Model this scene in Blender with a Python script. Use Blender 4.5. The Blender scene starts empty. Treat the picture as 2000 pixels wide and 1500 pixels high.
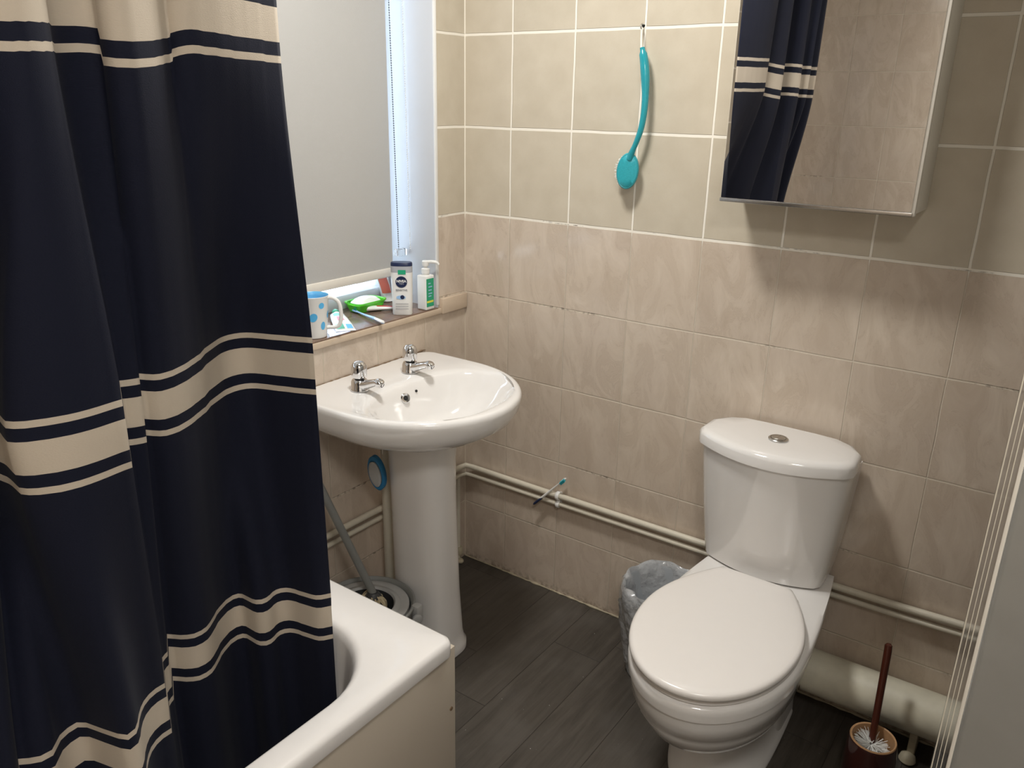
import bpy, bmesh, math, random
from mathutils import Vector, Matrix
random.seed(7)
PI = math.pi
scene = bpy.context.scene
C = scene.collection
# ------------------------------------------------------------- camera, world, lamp, exposure
cam_d = bpy.data.cameras.new('camera')
cam = bpy.data.objects.new('camera', cam_d); C.objects.link(cam)
yaw, pit, rol = math.radians(125.259), math.radians(-19.0772), math.radians(1.098)
f_ = Vector((math.cos(pit)*math.cos(yaw), math.cos(pit)*math.sin(yaw), math.sin(pit)))
r_ = f_.cross(Vector((0, 0, 1))).normalized(); u_ = r_.cross(f_)
cr, sr = math.cos(rol), math.sin(rol)
r2 = r_*cr + u_*sr; u2 = -r_*sr + u_*cr
m = Matrix((r2, u2, -f_)).transposed().to_4x4(); m.translation = Vector((1.5651, -1.9488, 1.502))
cam.matrix_world = m
cam_d.sensor_width = 36; cam_d.lens = 1580.78/2000*36; cam_d.clip_start = 0.02
scene.camera = cam
w = bpy.data.worlds.new('daylight'); scene.world = w; w.use_nodes = True
w.node_tree.nodes['Background'].inputs[0].default_value = (0.66, 0.82, 1.0, 1)
w.node_tree.nodes['Background'].inputs[1].default_value = 4.2
LIGHT_POS = (0.56, -0.72, 2.30)
def lamp(name, loc, size, power, col, rot=(0, 0, 0)):
    d = bpy.data.lights.new(name, 'AREA'); d.shape = 'DISK'; d.size = size; d.energy = power; d.color = col
    o = bpy.data.objects.new(name, d); C.objects.link(o); o.location = loc; o.rotation_euler = rot
    return o
lamp('ceiling_light_glow', LIGHT_POS, 0.26, 12.0, (1.0, 0.985, 0.95))
lamp('added_fill_glow', (1.84, -1.95, 2.30), 0.40, 11.0, (1.0, 0.975, 0.935))  # fill lamp added up beside the camera to soften the contrast
vs = scene.view_settings
vs.view_transform = 'Standard'; vs.look = 'None'; vs.exposure = 0.58; vs.gamma = 1.0; vs.use_curve_mapping = False
# ------------------------------------------------------------- helpers
def obj(name, bm, mats, parent=None, smooth=40, kind=None):
    me = bpy.data.meshes.new(name); bmesh.ops.recalc_face_normals(bm, faces=bm.faces[:]) if not getattr(bm, 'keep', False) else None
    bm.to_mesh(me); bm.free()
    if smooth is not None:
        for p_ in me.polygons: p_.use_smooth = True
        me.set_sharp_from_angle(angle=math.radians(smooth))
    if not isinstance(mats, (list, tuple)): mats = [mats]
    for mm in mats: me.materials.append(mm)
    o = bpy.data.objects.new(name, me); C.objects.link(o)
    if parent is not None: o.parent = parent
    if kind: o['kind'] = kind
    return o
def tag(o, label, cat, group=None):
    o['label'] = label; o['category'] = cat
    if group: o['group'] = group
    return o
def thing(name, label, cat, loc=(0, 0, 0), rz=0, group=None):
    o = bpy.data.objects.new(name, None); C.objects.link(o); o.location = loc; o.rotation_euler = (0, 0, rz)
    o.empty_display_size = .05
    return tag(o, label, cat, group)
def part(name, bm, mats, parent, smooth=40, label=None):
    """a mesh written in world coordinates, hung on its parent without moving"""
    inv = chain_inv(parent)
    bm.transform(inv)
    o = obj(name, bm, mats, parent, smooth)
    if label: o['label'] = label
    return o
def chain_inv(o):
    M_ = Matrix.Identity(4)
    while o is not None:
        M_ = (Matrix.Translation(o.location) @ o.rotation_euler.to_matrix().to_4x4()) @ M_
        o = o.parent
    return M_.inverted()
def bx(bm, x0, x1, y0, y1, z0, z1, bev=0, seg=2, mi=0):
    nb = bmesh.new()
    vs_ = [nb.verts.new((x, y, z)) for x in (x0, x1) for y in (y0, y1) for z in (z0, z1)]
    for q in ((0,1,3,2),(4,6,7,5),(0,4,5,1),(2,3,7,6),(0,2,6,4),(1,5,7,3)): nb.faces.new([vs_[i] for i in q])
    if bev: bmesh.ops.bevel(nb, geom=nb.edges[:], offset=bev, segments=seg, affect='EDGES', profile=.5)
    merge(bm, nb, mi)
def merge(bm, nb, mi=0, M_=None):
    if M_ is not None: nb.transform(M_)
    for f in nb.faces: f.material_index = mi
    tmp = bpy.data.meshes.new('tmp'); nb.to_mesh(tmp); nb.free(); bm.from_mesh(tmp); bpy.data.meshes.remove(tmp)
def loft(bm, rings, cap0=True, cap1=True, closed=True, mi=0):
    vv = [[bm.verts.new(p) for p in r] for r in rings]
    n = len(rings[0])
    for a, b in zip(vv, vv[1:]):
        for i in range(n if closed else n-1):
            j = (i+1) % n
            f = bm.faces.new((a[i], a[j], b[j], b[i])); f.material_index = mi
    if cap0: f = bm.faces.new(vv[0][::-1]); f.material_index = mi
    if cap1: f = bm.faces.new(vv[-1]); f.material_index = mi
    return vv
def lathe(bm, prof, c=(0, 0, 0), n=32, cap0=True, cap1=True, mi=0, sx=1, sy=1):
    loft(bm, [[(c[0]+r*sx*math.cos(2*PI*i/n), c[1]+r*sy*math.sin(2*PI*i/n), c[2]+z) for i in range(n)] for r, z in prof], cap0, cap1, True, mi)
def frame_for(t):
    a = Vector((0, 0, 1)) if abs(t.z) < .9 else Vector((1, 0, 0))
    s = t.cross(a).normalized(); return s, s.cross(t).normalized()
def tube(bm, pts, rad, n=12, mi=0, caps=True, flat=1.0):
    pts = [Vector(p) for p in pts]
    rads = rad if isinstance(rad, (list, tuple)) else [rad]*len(pts)
    rings = []; s = None
    for i, p in enumerate(pts):
        t = (pts[min(i+1, len(pts)-1)] - pts[max(i-1, 0)]).normalized()
        if s is None: s, q = frame_for(t)
        else:
            s = (s - t*s.dot(t)).normalized(); q = s.cross(t).normalized()
        rings.append([tuple(p + (s*math.cos(2*PI*k/n) + q*flat*math.sin(2*PI*k/n))*rads[i]) for k in range(n)])
    loft(bm, rings, caps, caps, True, mi)
def spline(P, n):
    P = [Vector(p) for p in P]; out = []
    L = [0]
    for a, b in zip(P, P[1:]): L.append(L[-1]+(b-a).length)
    m_ = [(P[min(i+1, len(P)-1)]-P[max(i-1, 0)])/(L[min(i+1, len(P)-1)]-L[max(i-1, 0)]) for i in range(len(P))]
    for k in range(n):
        t = L[-1]*k/(n-1); i = 0
        while i < len(P)-2 and t > L[i+1]: i += 1
        h = L[i+1]-L[i]; s = (t-L[i])/h
        out.append((2*s**3-3*s*s+1)*P[i]+(s**3-2*s*s+s)*h*m_[i]+(-2*s**3+3*s*s)*P[i+1]+(s**3-s*s)*h*m_[i+1])
    return out
def ball(bm, c, r, n=12, mi=0, sc=(1, 1, 1)):
    nb = bmesh.new(); bmesh.ops.create_uvsphere(nb, u_segments=n, v_segments=max(6, n//2+2), radius=r)
    merge(bm, nb, mi, Matrix.Translation(c) @ Matrix.Diagonal((*sc, 1)))
def B(): return bmesh.new()
def text(name, s, size, mat_, parent, M_, ext=.0003, bold=0):
    cu = bpy.data.curves.new('txt', 'FONT'); cu.body = s; cu.size = size; cu.extrude = ext; cu.align_x = 'CENTER'; cu.align_y = 'CENTER'; cu.offset = bold
    to = bpy.data.objects.new('txt', cu); C.objects.link(to); bpy.context.view_layer.update()
    me = bpy.data.meshes.new_from_object(to.evaluated_get(bpy.context.evaluated_depsgraph_get()))
    bpy.data.objects.remove(to); bm = bmesh.new(); bm.from_mesh(me); bpy.data.meshes.remove(me); bpy.data.curves.remove(cu)
    bm.transform(M_); return part(name, bm, mat_, parent, None)
# ------------------------------------------------------------- materials
def newmat(name):
    mt = bpy.data.materials.new(name); mt.use_nodes = True; nt = mt.node_tree
    return mt, nt, nt.nodes['Principled BSDF']
class N:
    def __init__(s, nt): s.nt = nt
    def new(s, t, **k):
        n = s.nt.nodes.new(t)
        for a, b in k.items(): setattr(n, a, b)
        return n
    def math(s, op, a, b=None, c=None, clamp=False):
        n = s.nt.nodes.new('ShaderNodeMath'); n.operation = op; n.use_clamp = clamp
        for i, v in enumerate((a, b, c)):
            if v is None: continue
            if isinstance(v, (int, float)): n.inputs[i].default_value = v
            else: s.nt.links.new(v, n.inputs[i])
        return n.outputs[0]
    def ramp(s, v, a, b):      # clamp((v-a)/(b-a))
        n = s.nt.nodes.new('ShaderNodeMapRange'); s.nt.links.new(v, n.inputs[0]); n.inputs[1].default_value = a; n.inputs[2].default_value = b
        return n.outputs[0]
    def mix(s, f, a, b):
        n = s.nt.nodes.new('ShaderNodeMix'); n.data_type = 'RGBA'
        for i, v in ((0, f), (6, a), (7, b)):
            if isinstance(v, (int, float)): n.inputs[i].default_value = v
            elif isinstance(v, tuple): n.inputs[i].default_value = (*v, 1)
            else: s.nt.links.new(v, n.inputs[i])
        return n.outputs[2]
    def noise(s, vec, scale, detail=3, rough=.5, dist=0):
        n = s.nt.nodes.new('ShaderNodeTexNoise'); n.inputs['Scale'].default_value = scale; n.inputs['Detail'].default_value = detail
        n.inputs['Roughness'].default_value = rough; n.inputs['Distortion'].default_value = dist
        if vec is not None: s.nt.links.new(vec, n.inputs['Vector'])
        return n.outputs['Fac']
    def comb(s, x, y, z):
        n = s.nt.nodes.new('ShaderNodeCombineXYZ')
        for i, v in enumerate((x, y, z)):
            if isinstance(v, (int, float)): n.inputs[i].default_value = v
            else: s.nt.links.new(v, n.inputs[i])
        return n.outputs[0]
    def pos(s):
        g = s.nt.nodes.new('ShaderNodeNewGeometry'); p = s.nt.nodes.new('ShaderNodeSeparateXYZ'); s.nt.links.new(g.outputs['Position'], p.inputs[0])
        return g.outputs['Position'], p.outputs
    def bump(s, h, bsdf, dist=.001, strength=1):
        b = s.nt.nodes.new('ShaderNodeBump'); b.inputs['Distance'].default_value = dist; b.inputs['Strength'].default_value = strength
        s.nt.links.new(h, b.inputs['Height']); s.nt.links.new(b.outputs[0], bsdf.inputs['Normal'])
def plain(name, col, rough=.4, metal=0, vary=.04, scale=30, bump=0, bscale=200, coat=0, **kw):
    mt, nt, b = newmat(name); n = N(nt)
    tc = n.new('ShaderNodeTexCoord')
    f = n.noise(tc.outputs['Object'], scale)
    c0 = tuple(max(0, c*(1-vary)) for c in col); c1 = tuple(min(1, c*(1+vary)) for c in col)
    nt.links.new(n.mix(f, c0, c1), b.inputs['Base Color'])
    b.inputs['Roughness'].default_value = rough; b.inputs['Metallic'].default_value = metal
    if coat: b.inputs['Coat Weight'].default_value = coat; b.inputs['Coat Roughness'].default_value = .05
    for k, v in kw.items(): b.inputs[k.replace('_', ' ')].default_value = v
    if bump: n.bump(n.noise(tc.outputs['Object'], bscale), b, bump)
    return mt
ZA, HL, HU, HE = 1.188, .2433, .2484, .2149
def tile_mat(name, ax, off, one_kind=False):
    mt, nt, b = newmat(name); n = N(nt)
    P_, o = n.pos(); a = o[ax]; z = o[2]
    wob = n.math('MULTIPLY', n.math('SUBTRACT', n.noise(P_, 9, 2), .5), .004)
    u = n.math('DIVIDE', n.math('ADD', n.math('SUBTRACT', a, off), wob), .2)
    up = n.math('GREATER_THAN', z, 9 if one_kind else ZA)
    zl = n.math('DIVIDE', n.math('SUBTRACT', n.math('ADD', z, wob), HE), HL)
    zu = n.math('DIVIDE', n.math('SUBTRACT', n.math('ADD', z, wob), ZA), HU)
    v = n.math('ADD', n.math('MULTIPLY', zu, up), n.math('MULTIPLY', zl, n.math('SUBTRACT', 1, up)))
    def dist(t, s):
        fr = n.math('FRACT', t); return n.math('MULTIPLY', n.math('SUBTRACT', .5, n.math('ABSOLUTE', n.math('SUBTRACT', fr, .5))), s)
    du = dist(u, .2); dv = dist(v, .245)
    iu = n.math('FLOOR', u); iv = n.math('FLOOR', v)
    wn = n.new('ShaderNodeTexWhiteNoise'); nt.links.new(n.comb(iu, iv, n.math('MULTIPLY', up, 7.3)), wn.inputs['Vector'])
    rnd = wn.outputs['Value']
    # vertical streaky veins on the lower tiles, each tile with its own offset
    vx = n.comb(n.math('ADD', n.math('MULTIPLY', a, 15), n.math('MULTIPLY', rnd, 40)), n.math('MULTIPLY', rnd, 17), n.math('MULTIPLY', n.math('ADD', z, n.math('MULTIPLY', a, .55)), 7))
    vein = n.noise(vx, 1.0, 7, .66, 1.0)
    cloud = n.noise(n.comb(n.math('MULTIPLY', a, 9), rnd, n.math('MULTIPLY', z, 6)), 1.0, 3)
    low = n.mix(n.ramp(vein, .32, .68), (.515, .420, .330), (.675, .58, .48))
    low = n.mix(n.math('MULTIPLY', n.ramp(cloud, .35, .7), .5), low, (.55, .455, .375))
    thin = n.math('SUBTRACT', 1, n.ramp(n.math('ABSOLUTE', n.math('SUBTRACT', vein, .47)), 0, .012))
    low = n.mix(n.math('MULTIPLY', thin, .24), low, (.36, .27, .20))
    fine = n.noise(P_, 260, 2)
    upc = n.mix(n.ramp(n.noise(P_, 14, 4), .3, .7), (.515, .455, .355), (.58, .52, .415))
    upc = n.mix(n.math('MULTIPLY', n.ramp(fine, .58, .75), .25), upc, (.50, .40, .28))
    base = n.mix(up, low, upc)
    base = n.mix(n.math('MULTIPLY', rnd, .16), base, (.74, .63, .50))
    hw = n.math('ADD', .0011, n.math('MULTIPLY', n.math('MULTIPLY', n.ramp(z, ZA-.02, ZA-.004), 0 if one_kind else 1), .0015))
    hv = n.math('ADD', hw, .0004)
    hwu = n.math('ADD', .0009, n.math('MULTIPLY', up, .0014))
    gu = n.math('SUBTRACT', 1, n.ramp(n.math('SUBTRACT', du, hwu), 0, .0009))
    gv = n.math('SUBTRACT', 1, n.ramp(n.math('SUBTRACT', dv, hv), 0, .0009))
    g = n.math('MAXIMUM', gu, gv)
    corner = n.math('MULTIPLY', n.math('LESS_THAN', n.math('ABSOLUTE', a), .0028), .9)
    g = n.math('MAXIMUM', g, corner)
    gcol = n.mix(n.math('MULTIPLY', n.ramp(z, ZA-.02, ZA-.005), 0 if one_kind else 1), (.66, .58, .47), (.86, .81, .71))
    # mould and missing grout along some runs of the lower horizontal joints
    dn = n.noise(n.comb(n.math('MULTIPLY', a, 5.5), 0.3, n.math('MULTIPLY', n.math('FLOOR', n.math('ADD', v, .5)), 3.7)), 1.0, 2)
    dn2 = n.noise(P_, 70, 3)
    dirt = n.math('MULTIPLY', n.math('MULTIPLY', n.ramp(dn, .55, .64), n.ramp(dn2, .46, .60)), n.math('SUBTRACT', 1, n.ramp(z, ZA+.02, ZA+.03)))
    dirt = n.math('MULTIPLY', dirt, n.math('SUBTRACT', 1, n.ramp(n.math('ABSOLUTE', n.math('SUBTRACT', dv, .0016)), .0004, .0018)))
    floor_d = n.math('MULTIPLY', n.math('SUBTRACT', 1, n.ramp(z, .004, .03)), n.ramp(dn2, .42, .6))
    col = n.mix(g, base, gcol)
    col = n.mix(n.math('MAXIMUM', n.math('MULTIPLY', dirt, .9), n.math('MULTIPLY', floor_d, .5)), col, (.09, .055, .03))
    nt.links.new(col, b.inputs['Base Color'])
    rg = n.math('ADD', n.math('MULTIPLY', g, .5), n.math('ADD', .13, n.math('MULTIPLY', up, .16)))
    nt.links.new(rg, b.inputs['Roughness'])
    hgt = n.math('ADD', n.math('MULTIPLY', g, -.9), n.math('MULTIPLY', n.noise(P_, 25, 3), .25))
    n.bump(hgt, b, .0012)
    return mt
M_tile_back = tile_mat('tiles_back_wall', 0, .168)
M_tile_left = tile_mat('tiles_window_wall', 1, -.19)
M_tile_front = tile_mat('tiles_front_wall', 0, .068, True)
M_tile_piece = plain('tile_edge_piece', (.62, .50, .38), .2, vary=.1)
def floor_mat():
    mt, nt, b = newmat('dark_wood_vinyl'); n = N(nt); P_, o = n.pos()
    u = n.math('DIVIDE', n.math('SUBTRACT', o[0], .515), .156); iu = n.math('FLOOR', u)
    wn = n.new('ShaderNodeTexWhiteNoise'); nt.links.new(n.comb(iu, 3.1, 0), wn.inputs['Vector'])
    v = n.math('ADD', n.math('DIVIDE', o[1], .62), n.math('MULTIPLY', wn.outputs['Value'], 5)); iv = n.math('FLOOR', v)
    w2 = n.new('ShaderNodeTexWhiteNoise'); nt.links.new(n.comb(iu, iv, 1.7), w2.inputs['Vector']); rnd = w2.outputs['Value']
    gr = n.noise(n.comb(n.math('MULTIPLY', o[0], 55), n.math('ADD', n.math('MULTIPLY', o[1], 4), n.math('MULTIPLY', rnd, 9)), rnd), 1, 8, .72, .6)
    blot = n.noise(P_, 6, 4)
    c = n.mix(n.ramp(gr, .3, .7), (.028, .024, .019), (.092, .079, .066))
    c = n.mix(n.math('MULTIPLY', rnd, .35), c, (.095, .082, .068))
    c = n.mix(n.math('MULTIPLY', n.ramp(blot, .5, .75), .35), c, (.13, .118, .108))
    fu = n.math('ABSOLUTE', n.math('SUBTRACT', n.math('FRACT', u), .5)); fv = n.math('ABSOLUTE', n.math('SUBTRACT', n.math('FRACT', v), .5))
    g = n.math('MAXIMUM', n.ramp(fu, .493, .497), n.ramp(fv, .4975, .499))
    c = n.mix(n.math('MULTIPLY', g, .7), c, (.016, .012, .010))
    spk = n.ramp(n.noise(P_, 150, 1), .80, .82)
    c = n.mix(spk, c, (.5, .5, .5))
    nt.links.new(c, b.inputs['Base Color']); b.inputs['Roughness'].default_value = .42
    n.bump(n.math('ADD', gr, n.math('MULTIPLY', g, -1)), b, .0006)
    return mt
M_floor = floor_mat()
M_paint = plain('white_paint', (.78, .77, .75), .35, vary=.02)
M_ceil = plain('ceiling_paint', (.8, .78, .74), .8)
M_wallpaint = plain('satin_grey_paint', (.30, .29, .265), .22, vary=.05, scale=6, bump=.002, bscale=14)
M_upvc = plain('white_upvc', (.82, .83, .85), .3, vary=.01)
M_porc = plain('white_porcelain', (.80, .775, .745), .08, vary=.01, coat=.5)
M_seatpl = plain('white_seat_plastic', (.80, .76, .72), .22, vary=.01)
M_bath = plain('white_bath_acrylic', (.82, .79, .76), .14, vary=.02, coat=.3)
M_panel = plain('cream_bath_panel', (.54, .47, .38), .3, vary=.06, scale=5)
M_chrome = plain('chrome', (.75, .75, .76), .09, 1, vary=.02)
M_chrome_dull = plain('dull_chrome', (.55, .54, .52), .25, 1, vary=.08)
M_black = plain('black_rubber', (.012, .012, .012), .5)
M_dark = plain('dark_hollow', (.01, .01, .01), .8)
M_pipe = plain('cream_painted_pipe', (.66, .61, .50), .4, vary=.08, scale=60)
M_soil = plain('cream_soil_pipe', (.70, .66, .53), .45, vary=.22, scale=22)
M_mirror = plain('mirror', (.86, .86, .86), .01, 1, vary=0)
M_cab = plain('cabinet_white', (.80, .75, .66), .35, vary=.02)
M_grey = plain('grey_plastic', (.22, .225, .215), .32, vary=.08)
M_greyd = plain('dark_grey_plastic', (.05, .052, .055), .4)
M_greyl = plain('pale_grey_plastic', (.42, .42, .41), .35)
M_mop = plain('mop_strands', (.55, .46, .30), .9, vary=.4, scale=120)
M_white = plain('white_plastic', (.82, .81, .78), .3, vary=.01)
M_cord = plain('white_cord', (.8, .77, .7), .8)
M_teal = plain('teal_translucent_plastic', (.03, .42, .50), .15, vary=.05, Transmission_Weight=.35)
M_teal2 = plain('teal_brush_head', (.03, .36, .42), .35, vary=.25, scale=300)
M_bristle = plain('white_bristles', (.85, .85, .82), .7)
M_blue = plain('blue_plastic', (.02, .18, .38), .35)
M_sky = plain('sky_blue_print', (.10, .48, .85), .35)
M_skyin = plain('sky_blue_inside', (.16, .52, .85), .3)
M_red = plain('red_print', (.60, .04, .05), .35)
M_navy = plain('navy_plastic', (.012, .022, .07), .3)
M_silver = plain('silver_grey_band', (.42, .43, .46), .3)
M_green = plain('green_print', (.02, .36, .19), .35)
M_lime = plain('lime_translucent', (.16, .85, .05), .2, vary=.05, Transmission_Weight=.45)
M_yel = plain('yellow_print', (.75, .75, .08), .4)
M_soap = plain('white_soap', (.85, .85, .80), .5)
M_brown = plain('brown_ceramic', (.045, .010, .008), .12, vary=.2, coat=.6)
M_brownst = plain('brown_handle', (.075, .016, .008), .22, vary=.2)
M_tan = plain('unglazed_inner_rim', (.52, .30, .15), .4, vary=.2, scale=80)
M_bluelt = plain('pale_blue_print', (.35, .55, .80), .4)
M_txt = plain('grey_ink', (.08, .08, .10), .5)
M_lilac = plain('lilac_wrapper', (.55, .58, .80), .2)
M_sill = plain('worn_brown_sill', (.20, .13, .095), .22, vary=.5, scale=25)
M_bag = plain('clear_bin_bag', (.80, .82, .84), .10, vary=.05, coat=.8, Transmission_Weight=.5, bump=.010, bscale=30)
M_binin = plain('grey_bin_plastic', (.36, .38, .40), .3)
M_clear = plain('clear_plastic', (.9, .9, .9), .05, vary=0, Transmission_Weight=.95)
M_glass = plain('window_glass', (1, 1, 1), .0, vary=0, Transmission_Weight=1.0)
M_grout = plain('sealant', (.48, .42, .30), .6, vary=.3, scale=60)
M_seal_d = plain('mouldy_sealant', (.20, .13, .075), .7, vary=.8, scale=90)
def curtain_mat():
    mt, nt, b = newmat('striped_curtain_fabric'); n = N(nt)
    uv = n.new('ShaderNodeUVMap'); uv.uv_map = 'fabric'; sp = n.new('ShaderNodeSeparateXYZ'); nt.links.new(uv.outputs[0], sp.inputs[0]); v = sp.outputs[1]
    tot = None
    for c, s in ((.541, 1), (1.066, 1), (1.609, 1.02), (2.13, 1)):
        d = n.math('ABSOLUTE', n.math('SUBTRACT', v, c))
        a = n.math('LESS_THAN', d, .0237*s)
        t = n.math('MULTIPLY', n.math('GREATER_THAN', d, .0425*s), n.math('LESS_THAN', d, .0525*s))
        k = n.math('ADD', a, t); tot = k if tot is None else n.math('ADD', tot, k)
    tc = n.new('ShaderNodeTexCoord')
    weave = n.noise(n.comb(n.math('MULTIPLY', sp.outputs[0], 250), n.math('MULTIPLY', v, 900), 0), 1, 2)
    dark = n.mix(weave, (.0040, .0055, .015), (.0070, .0090, .024))
    nt.links.new(n.mix(tot, dark, (.58, .50, .40)), b.inputs['Base Color'])
    b.inputs['Roughness'].default_value = .8; b.inputs['Specular IOR Level'].default_value = .25; b.inputs['Sheen Weight'].default_value = .03; b.inputs['Sheen Roughness'].default_value = .5
    n.bump(weave, b, .0003)
    return mt
M_curtain = curtain_mat()
M_blind = plain('blind_fabric', (.47, .46, .44), .7, vary=.03, scale=4, bump=.0004, bscale=500)
# ------------------------------------------------------------- setting
def struct(name, bm, mt, smooth=None, parent=None):
    return obj(name, bm, mt, parent, smooth, None if parent else 'structure')
ZC = 2.36; XR = 1.556; XE = 2.1; YF = -2.6
b = B(); bx(b, -.35, XE+.1, YF-.1, .1, -.08, 0); struct('floor', b, M_floor)
b = B(); bx(b, -.35, XE+.1, YF-.1, .1, ZC, ZC+.08); struct('ceiling', b, M_ceil)
b = B(); bx(b, -.35, XE+.1, 0, .1, 0, ZC); struct('wall_back', b, M_tile_back)
b = B(); bx(b, -.35, XE+.1, YF-.1, YF, 0, ZC); struct('wall_front', b, M_tile_front)
WY0, WY1, WZ0, WZ1 = -1.35, -.133, .905, 2.12
b = B()
bx(b, -.35, 0, YF, 0, 0, WZ0); bx(b, -.35, 0, YF, 0, WZ1, ZC); bx(b, -.35, 0, WY1, 0, WZ0, WZ1); bx(b, -.35, 0, YF, WY0, WZ0, WZ1)
struct('wall_left', b, M_tile_left)
b = B(); bx(b, XR, XE, -1.0, 0, 0, ZC, .006, 3); struct('wall_right', b, M_wallpaint, 40)
b = B(); bx(b, XE, XE+.1, YF, -1.0, 0, ZC); struct('wall_side', b, M_paint)
# window: reveal lining, frame, glass, sill
win = bpy.data.objects.new('window_1', None); C.objects.link(win); win.location = (-.2, -.75, WZ0); win['kind'] = 'structure'
b = B()
bx(b, -.30, .0035, WY1-.004, WY1+.001, WZ0+.012, WZ1, .0008); bx(b, -.30, 0, WY0-.001, WY0+.004, WZ0+.012, WZ1); bx(b, -.30, 0, WY0, WY1, WZ1-.004, WZ1+.001)
part('reveal_lining', b, plain('reveal_paint', (.60, .62, .66), .35, vary=.02), win)
b = B(); bx(b, -.002, .0055, WY1-.0055, WY1+.0035, WZ0+.02, WZ1+.004, .0015); part('reveal_bead', b, M_white, win)
b = B()
for (y0, y1, z0, z1) in ((WY0, WY1, WZ0+.012, WZ0+.055), (WY0, WY1, WZ1-.06, WZ1), (WY1-.03, WY1, WZ0+.012, WZ1), (WY0, WY0+.05, WZ0+.012, WZ1), (-.78, -.72, WZ0+.012, WZ1)):
    bx(b, -.255, -.195, y0, y1, z0, z1, .004)
part('window_frame', b, M_upvc, win)
b = B(); bx(b, -.232, -.226, WY0+.03, WY1-.02, WZ0+.04, WZ1-.03); part('window_pane', b, M_glass, win)
b = B(); bx(b, -.30, .004, WY0, WY1, WZ0, .918, .002); part('window_sill', b, M_sill, win)
b = B(); bx(b, -.014, .0075, WY0, WY1+.012, WZ0-.008, .914, .0025); part('sill_edge_tile', b, M_tile_piece, win)
b = B(); bx(b, -.002, .011, WY1+.013, -.003, .896, .942, .0012); struct('trim_1', b, M_tile_piece, 40)
# sealant along the floor and up the corner
b = B(); P_ = []
for i in range(120):
    x = .004+i*(XR-.01)/119; P_.append((x, -.002-random.random()*.002, .002))
tube(b, P_, [.0015+random.random()*.003 for _ in P_], 6); struct('trim_2', b, M_grout, 60)
# ------------------------------------------------------------- right edge: clear ribbed strip
st = thing('corner_edge_strip', 'clear ribbed plastic edge strip running up the edge of the grey painted wall', 'edge strip', (1.545, -1.006, 0))
b = B(); bx(b, 1.5362, 1.5545, -1.009, -1.006, .0, ZC-.02); part('clear_web', b, M_clear, st, None)
for x, wd in ((1.5378, .0006), (1.5428, .0004), (1.5472, .0005)):
    b = B(); bx(b, x-wd, x+wd, -1.0115, -1.009, .0, ZC-.02); part('rib', b, M_pipe, st, None)
b = B(); bx(b, 1.5520, 1.5562, -1.0125, -1.0045, .0, ZC-.02, .001); part('edge_bead', b, M_cab, st)
# ------------------------------------------------------------- bath
bath = thing('bathtub', 'white bathtub with rounded inner corner and cream side panel beside the basin', 'bathtub', (.35, -1.75, 0))
def rrect(x0, x1, y0, y1, r, z, n=10):
    out = []
    for cx, cy, a0 in ((x1-r, y1-r, 0), (x0+r, y1-r, PI/2), (x0+r, y0+r, PI), (x1-r, y0+r, 1.5*PI)):
        for k in range(n+1):
            a = a0+PI/2*k/n; out.append((cx+r*math.cos(a), cy+r*math.sin(a), z))
    return out
b = B(); X0, X1, Y0, Y1 = .003, .70, -2.597, -.905
rings = [rrect(X0, X1-.012, Y0, Y1-.012, .014, .462), rrect(X0, X1-.001, Y0, Y1-.001, .018, .463), rrect(X0, X1, Y0, Y1, .02, .468),
         rrect(X0, X1, Y0, Y1, .02, .488), rrect(X0+.001, X1-.003, Y0+.001, Y1-.003, .02, .4965), rrect(X0+.003, X1-.009, Y0+.003, Y1-.009, .022, .5)]
rings += [rrect(.055, .648, -2.48, -1.005, .17, .4995), rrect(.058, .643, -2.475, -1.012, .17, .4975), rrect(.062, .638, -2.47, -1.017, .17, .491), rrect(.066, .633, -2.465, -1.021, .17, .476),
          rrect(.072, .626, -2.45, -1.026, .165, .40), rrect(.080, .618, -2.42, -1.036, .16, .25), rrect(.095, .605, -2.39, -1.055, .15, .12), rrect(.125, .575, -2.36, -1.09, .13, .075), rrect(.16, .54, -2.32, -1.15, .11, .062)]
loft(b, rings, False, True); part('tub', b, M_bath, bath, 50)
b = B(); bx(b, .672, .684, -2.597, -.885, .002, .462, .0015); part('side_panel', b, M_panel, bath)
b = B(); bx(b, .006, .672, -.899, -.887, .002, .462, .0015); part('end_panel', b, M_panel, bath)
b = B(); lathe(b, [(.0045, 0), (.0045, .0015), (.003, .002)], n=10); b.transform(Matrix.Translation((.684, -.899, .315)) @ Matrix.Rotation(PI/2, 4, 'Y')); part('panel_screw', b, M_seal_d, bath)
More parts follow.
